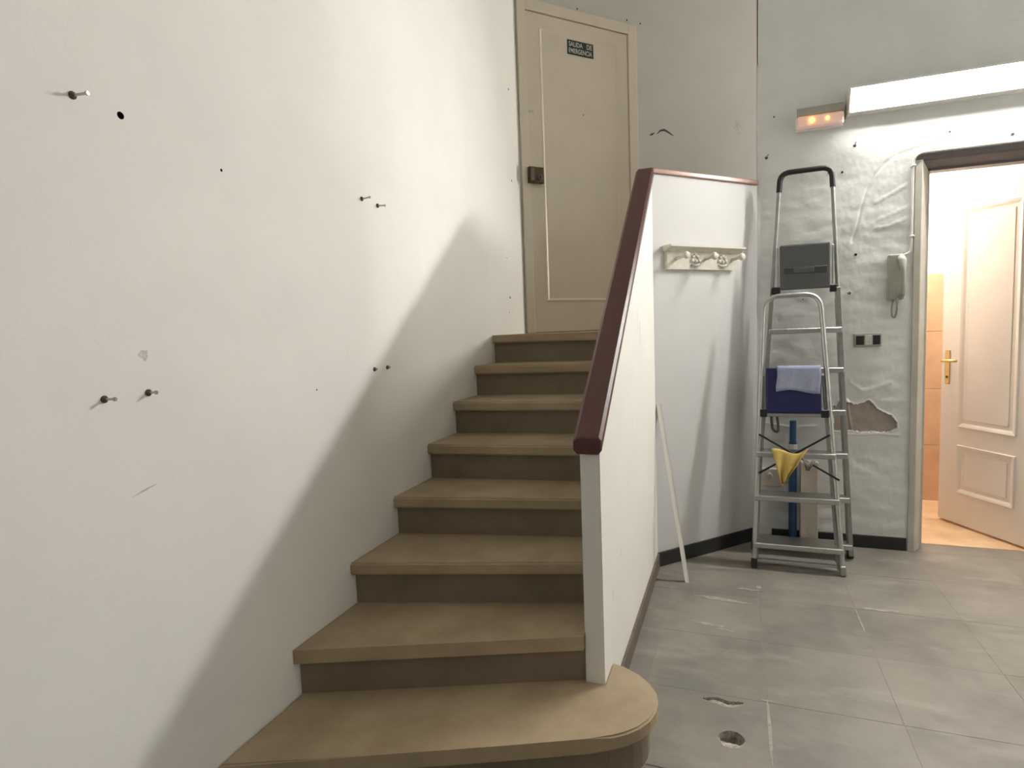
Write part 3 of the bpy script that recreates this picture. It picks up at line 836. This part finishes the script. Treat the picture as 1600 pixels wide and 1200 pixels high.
bm = NB(); bar(bm, S.P(S.L(.035), .035, -.042), S.P(S.R(.035), .035, -.042), .016, .022, S.n); finish('rear_bar', bm, 'alu', sl)
for z in (.125, .367, .592):
    bm = NB()
    a = S.P(S.L(z), z); b = S.P(S.R(z), z)
    dp = .085 if z < .4 else .05
    box(bm, (a.x-.010, a.y-.022, z-.018), (b.x+.010, a.y-.022+dp, z+.010), bevel=.004, seg=1)
    finish('step', bm, 'alu', sl)
T = Matrix.Identity(4)
for i in range(3): T[i][0], T[i][1], T[i][2] = (1, 0, 0)[i], -S.n[i], S.d[i]
z0, z1 = .800, 1.040
T.translation = S.P(0, z0, .0)
pl = NB(); box(pl, (.156, -.016, 0), (.418, .014, z1-z0), T, bevel=.008, seg=2)
pl = finish('folding_platform', pl, 'navy', sl); pl['label'] = 'navy blue plastic platform folded up'
for x0, x1 in ((.126, .160), (.414, .452)):
    bm = NB(); box(bm, (x0, -.018, -.020), (x1, .016, .020), T, bevel=.004, seg=1); finish('hinge_block', bm, 'black', sl)
bm = NB(); bar(bm, S.P(S.L(.80), .792), S.P(S.R(.80), .792), .018, .02, S.n); finish('cross_bar', bm, 'alu_dull', sl)
for (a, b) in (((.118, .690), (.492, .470)), ((.116, .488), (.452, .694))):
    bm = NB(); bar(bm, S.P(a[0], a[1], .022), S.P(b[0], b[1], .022), .010, .006, S.n, bevel=.001); finish('brace', bm, 'black', sl)
# strap loop under the platform
bm = NB(); tube(bm, arc([S.P(.180, .795, .0), S.P(.186, .715, .0), S.P(.212, .700, .0), S.P(.214, .730, 0), S.P(.208, .795, .0)], .03), .0065, 8, flat=.5)
finish('strap_loop', bm, 'greyp2', sl, smooth=True)

# light blue cloth over the navy platform
bm = NB()
NXc, NVc = 16, 14
def cl(u, v):
    x = lerp(.206, .414, u); q = v
    wob = .004*math.sin(u*9+v*3)+.003*math.sin(u*17)
    if q <= .6001:
        zz = lerp(1.046, .912+.010*math.sin(u*5), q/.6) if q > .02 else 1.050
        return T @ Vector((x+.004*math.sin(q*9), -.021-abs(wob)*(q/.6), (zz-z0)))
    t = (q-.6)/.4
    if t < .25: return T @ Vector((x, lerp(-.021, .020, t/.25), 1.052-z0))
    return T @ Vector((x, .020+abs(wob), lerp(1.050, .97, (t-.25)/.75)-z0))
order = [.6*(1-i/8) for i in range(9)]+[.6+.4*i/6 for i in range(1, 7)]
g_ = [[bm.verts.new(cl(i/NXc, q)) for q in order] for i in range(NXc+1)]
for i in range(NXc):
    for j in range(len(order)-1): bm.faces.new((g_[i][j], g_[i+1][j], g_[i+1][j+1], g_[i][j+1]))
bmesh.ops.recalc_face_normals(bm, faces=bm.faces[:]); bmesh.ops.solidify(bm, geom=bm.faces[:], thickness=.0016)
tag(finish('cleaning_cloth', bm, 'cloth_blue', smooth=True), 'light blue cloth draped over the navy ladder platform', 'cloth')

# yellow rag at the crossing of the braces
def rag(name, mm, top, tip, off, seed, label, nu=18, nv=16, amp=.016, sag=.012):
    bm = NB(); rows = []
    for j in range(nv+1):
        v = j/nv; row = []
        for i in range(nu+1):
            u = i/nu
            a = Vector((lerp(top[0][0], top[1][0], u), lerp(top[0][1], top[1][1], u)+.010*math.sin(u*PI*2+seed)-sag*math.sin(u*PI)))
            b = Vector((lerp(tip[0][0], tip[1][0], u), lerp(tip[0][1], tip[1][1], u)))
            p = a.lerp(b, v**(.85+.5*u))
            dn = off+amp*math.sin(u*11+seed+v*2.2)*(.35+.65*v)+.010*math.sin(v*PI)
            row.append(bm.verts.new(S.P(p.x, p.y, dn)))
        rows.append(row)
    for j in range(nv):
        for i in range(nu): bm.faces.new((rows[j][i], rows[j][i+1], rows[j+1][i+1], rows[j+1][i]))
    bmesh.ops.recalc_face_normals(bm, faces=bm.faces[:]); bmesh.ops.solidify(bm, geom=bm.faces[:], thickness=.002)
    return tag(finish(name, bm, mm, smooth=True), label, 'cloth')
rag('yellow_rag', 'cloth_yellow', ((.176, .615), (.350, .618)), ((.222, .432), (.252, .470)), .055, .4, 'crumpled yellow rag knotted on the small ladder braces')
rag('grey_rag', 'cloth_grey', ((.318, .575), (.382, .552)), ((.338, .515), (.352, .512)), .040, 1.9, 'small grey-brown rag hanging beside the yellow one', 10, 8, .006, 0)

# standing behind: blue tube, pale carton tube
bm = NB()
lathe(bm, [(.0205, 0), (.0215, .01), (.0215, .60), (.0175, .602), (.0175, .715), (.016, .722), (.001, .722)], Matrix.Translation((.307, 3.668, .0)), 18)
bt = tag(finish('blue_tube', bm, 'tube_blue', smooth='auto', base=True), 'slim blue tube standing upright behind the ladders', 'tube')
bm = NB(); lathe(bm, [(.0225, .555), (.0235, .56), (.0235, .585), (.0225, .59)], Matrix.Translation((.307, 3.668, .0)), 18); finish('collar', bm, 'white_pl', bt)
bm = NB(); box(bm, (.345, 3.640, 0), (.435, 3.705, .492), bevel=.006)
tag(finish('carton_box', bm, 'carton', base=True), 'narrow pale carton standing behind the ladders beside the blue tube', 'box')

# ------------------------------------------------------------------ screws in the left wall
def screw(y, z, dz, ln_, label, tilt=0.0):
    t = thing('wall_screw', label, 'screw', (XL, y, z), 'screws left in the white wall')
    bm = NB(); lathe(bm, [(.0085, -.004), (.0085, .002), (.0065, .005), (.005, .006)], XA(y, z), 12); finish('wall_plug', bm, 'plug', t)
    dr = Vector((1, .15, tilt)); T = axis((XL, y, z), dr)
    bm = NB(); lathe(bm, [(.0028, 0), (.0028, ln_-.006), (.0048, ln_-.004), (.0048, ln_)], T, 10); finish('shank', bm, 'steel', t)
    return t
screw(.905, 1.812, 0, .040, 'long screw highest and farthest left on the white wall')
screw(1.945, 1.796, 0, .036, 'left screw of the close pair above the shadow edge', .1)
screw(2.050, 1.790, 0, .034, 'right screw of the close pair above the shadow edge', -.05)
screw(.909, 1.169, 0, .030, 'lower left screw of the pair near the left picture edge')
screw(1.015, 1.172, 0, .024, 'lower right screw of the pair near the left picture edge')
screw(1.964, 1.158, 0, .012, 'left stub of the screw pair inside the stair shadow')
screw(2.055, 1.159, 0, .012, 'right stub of the screw pair inside the stair shadow')
def hook(x, z, label, dx, dz):
    t = thing('wall_screw', label, 'screw', (x, YB, z), 'screws left in the rough back wall')
    bm = NB(); lathe(bm, [(.008, -.008), (.008, .004), (.005, .006)], axis((x, YB, z), (0, -1, 0)), 10); finish('wall_plug', bm, 'plug', t)
    bm = NB(); lathe(bm, [(.003, 0), (.003, .030), (.005, .032), (.005, .036)], axis((x, YB, z), (dx, -1, dz)), 10); finish('shank', bm, 'steel', t)
hook(.589, 1.421, 'dark screw in the back wall right of the tall ladder', -.2, 0)
hook(.172, 2.195, 'screw at the upper left corner of the back wall', .2, .2)
hook(.606, 2.20, 'screw in the back wall below the lamp end', 0, .3)
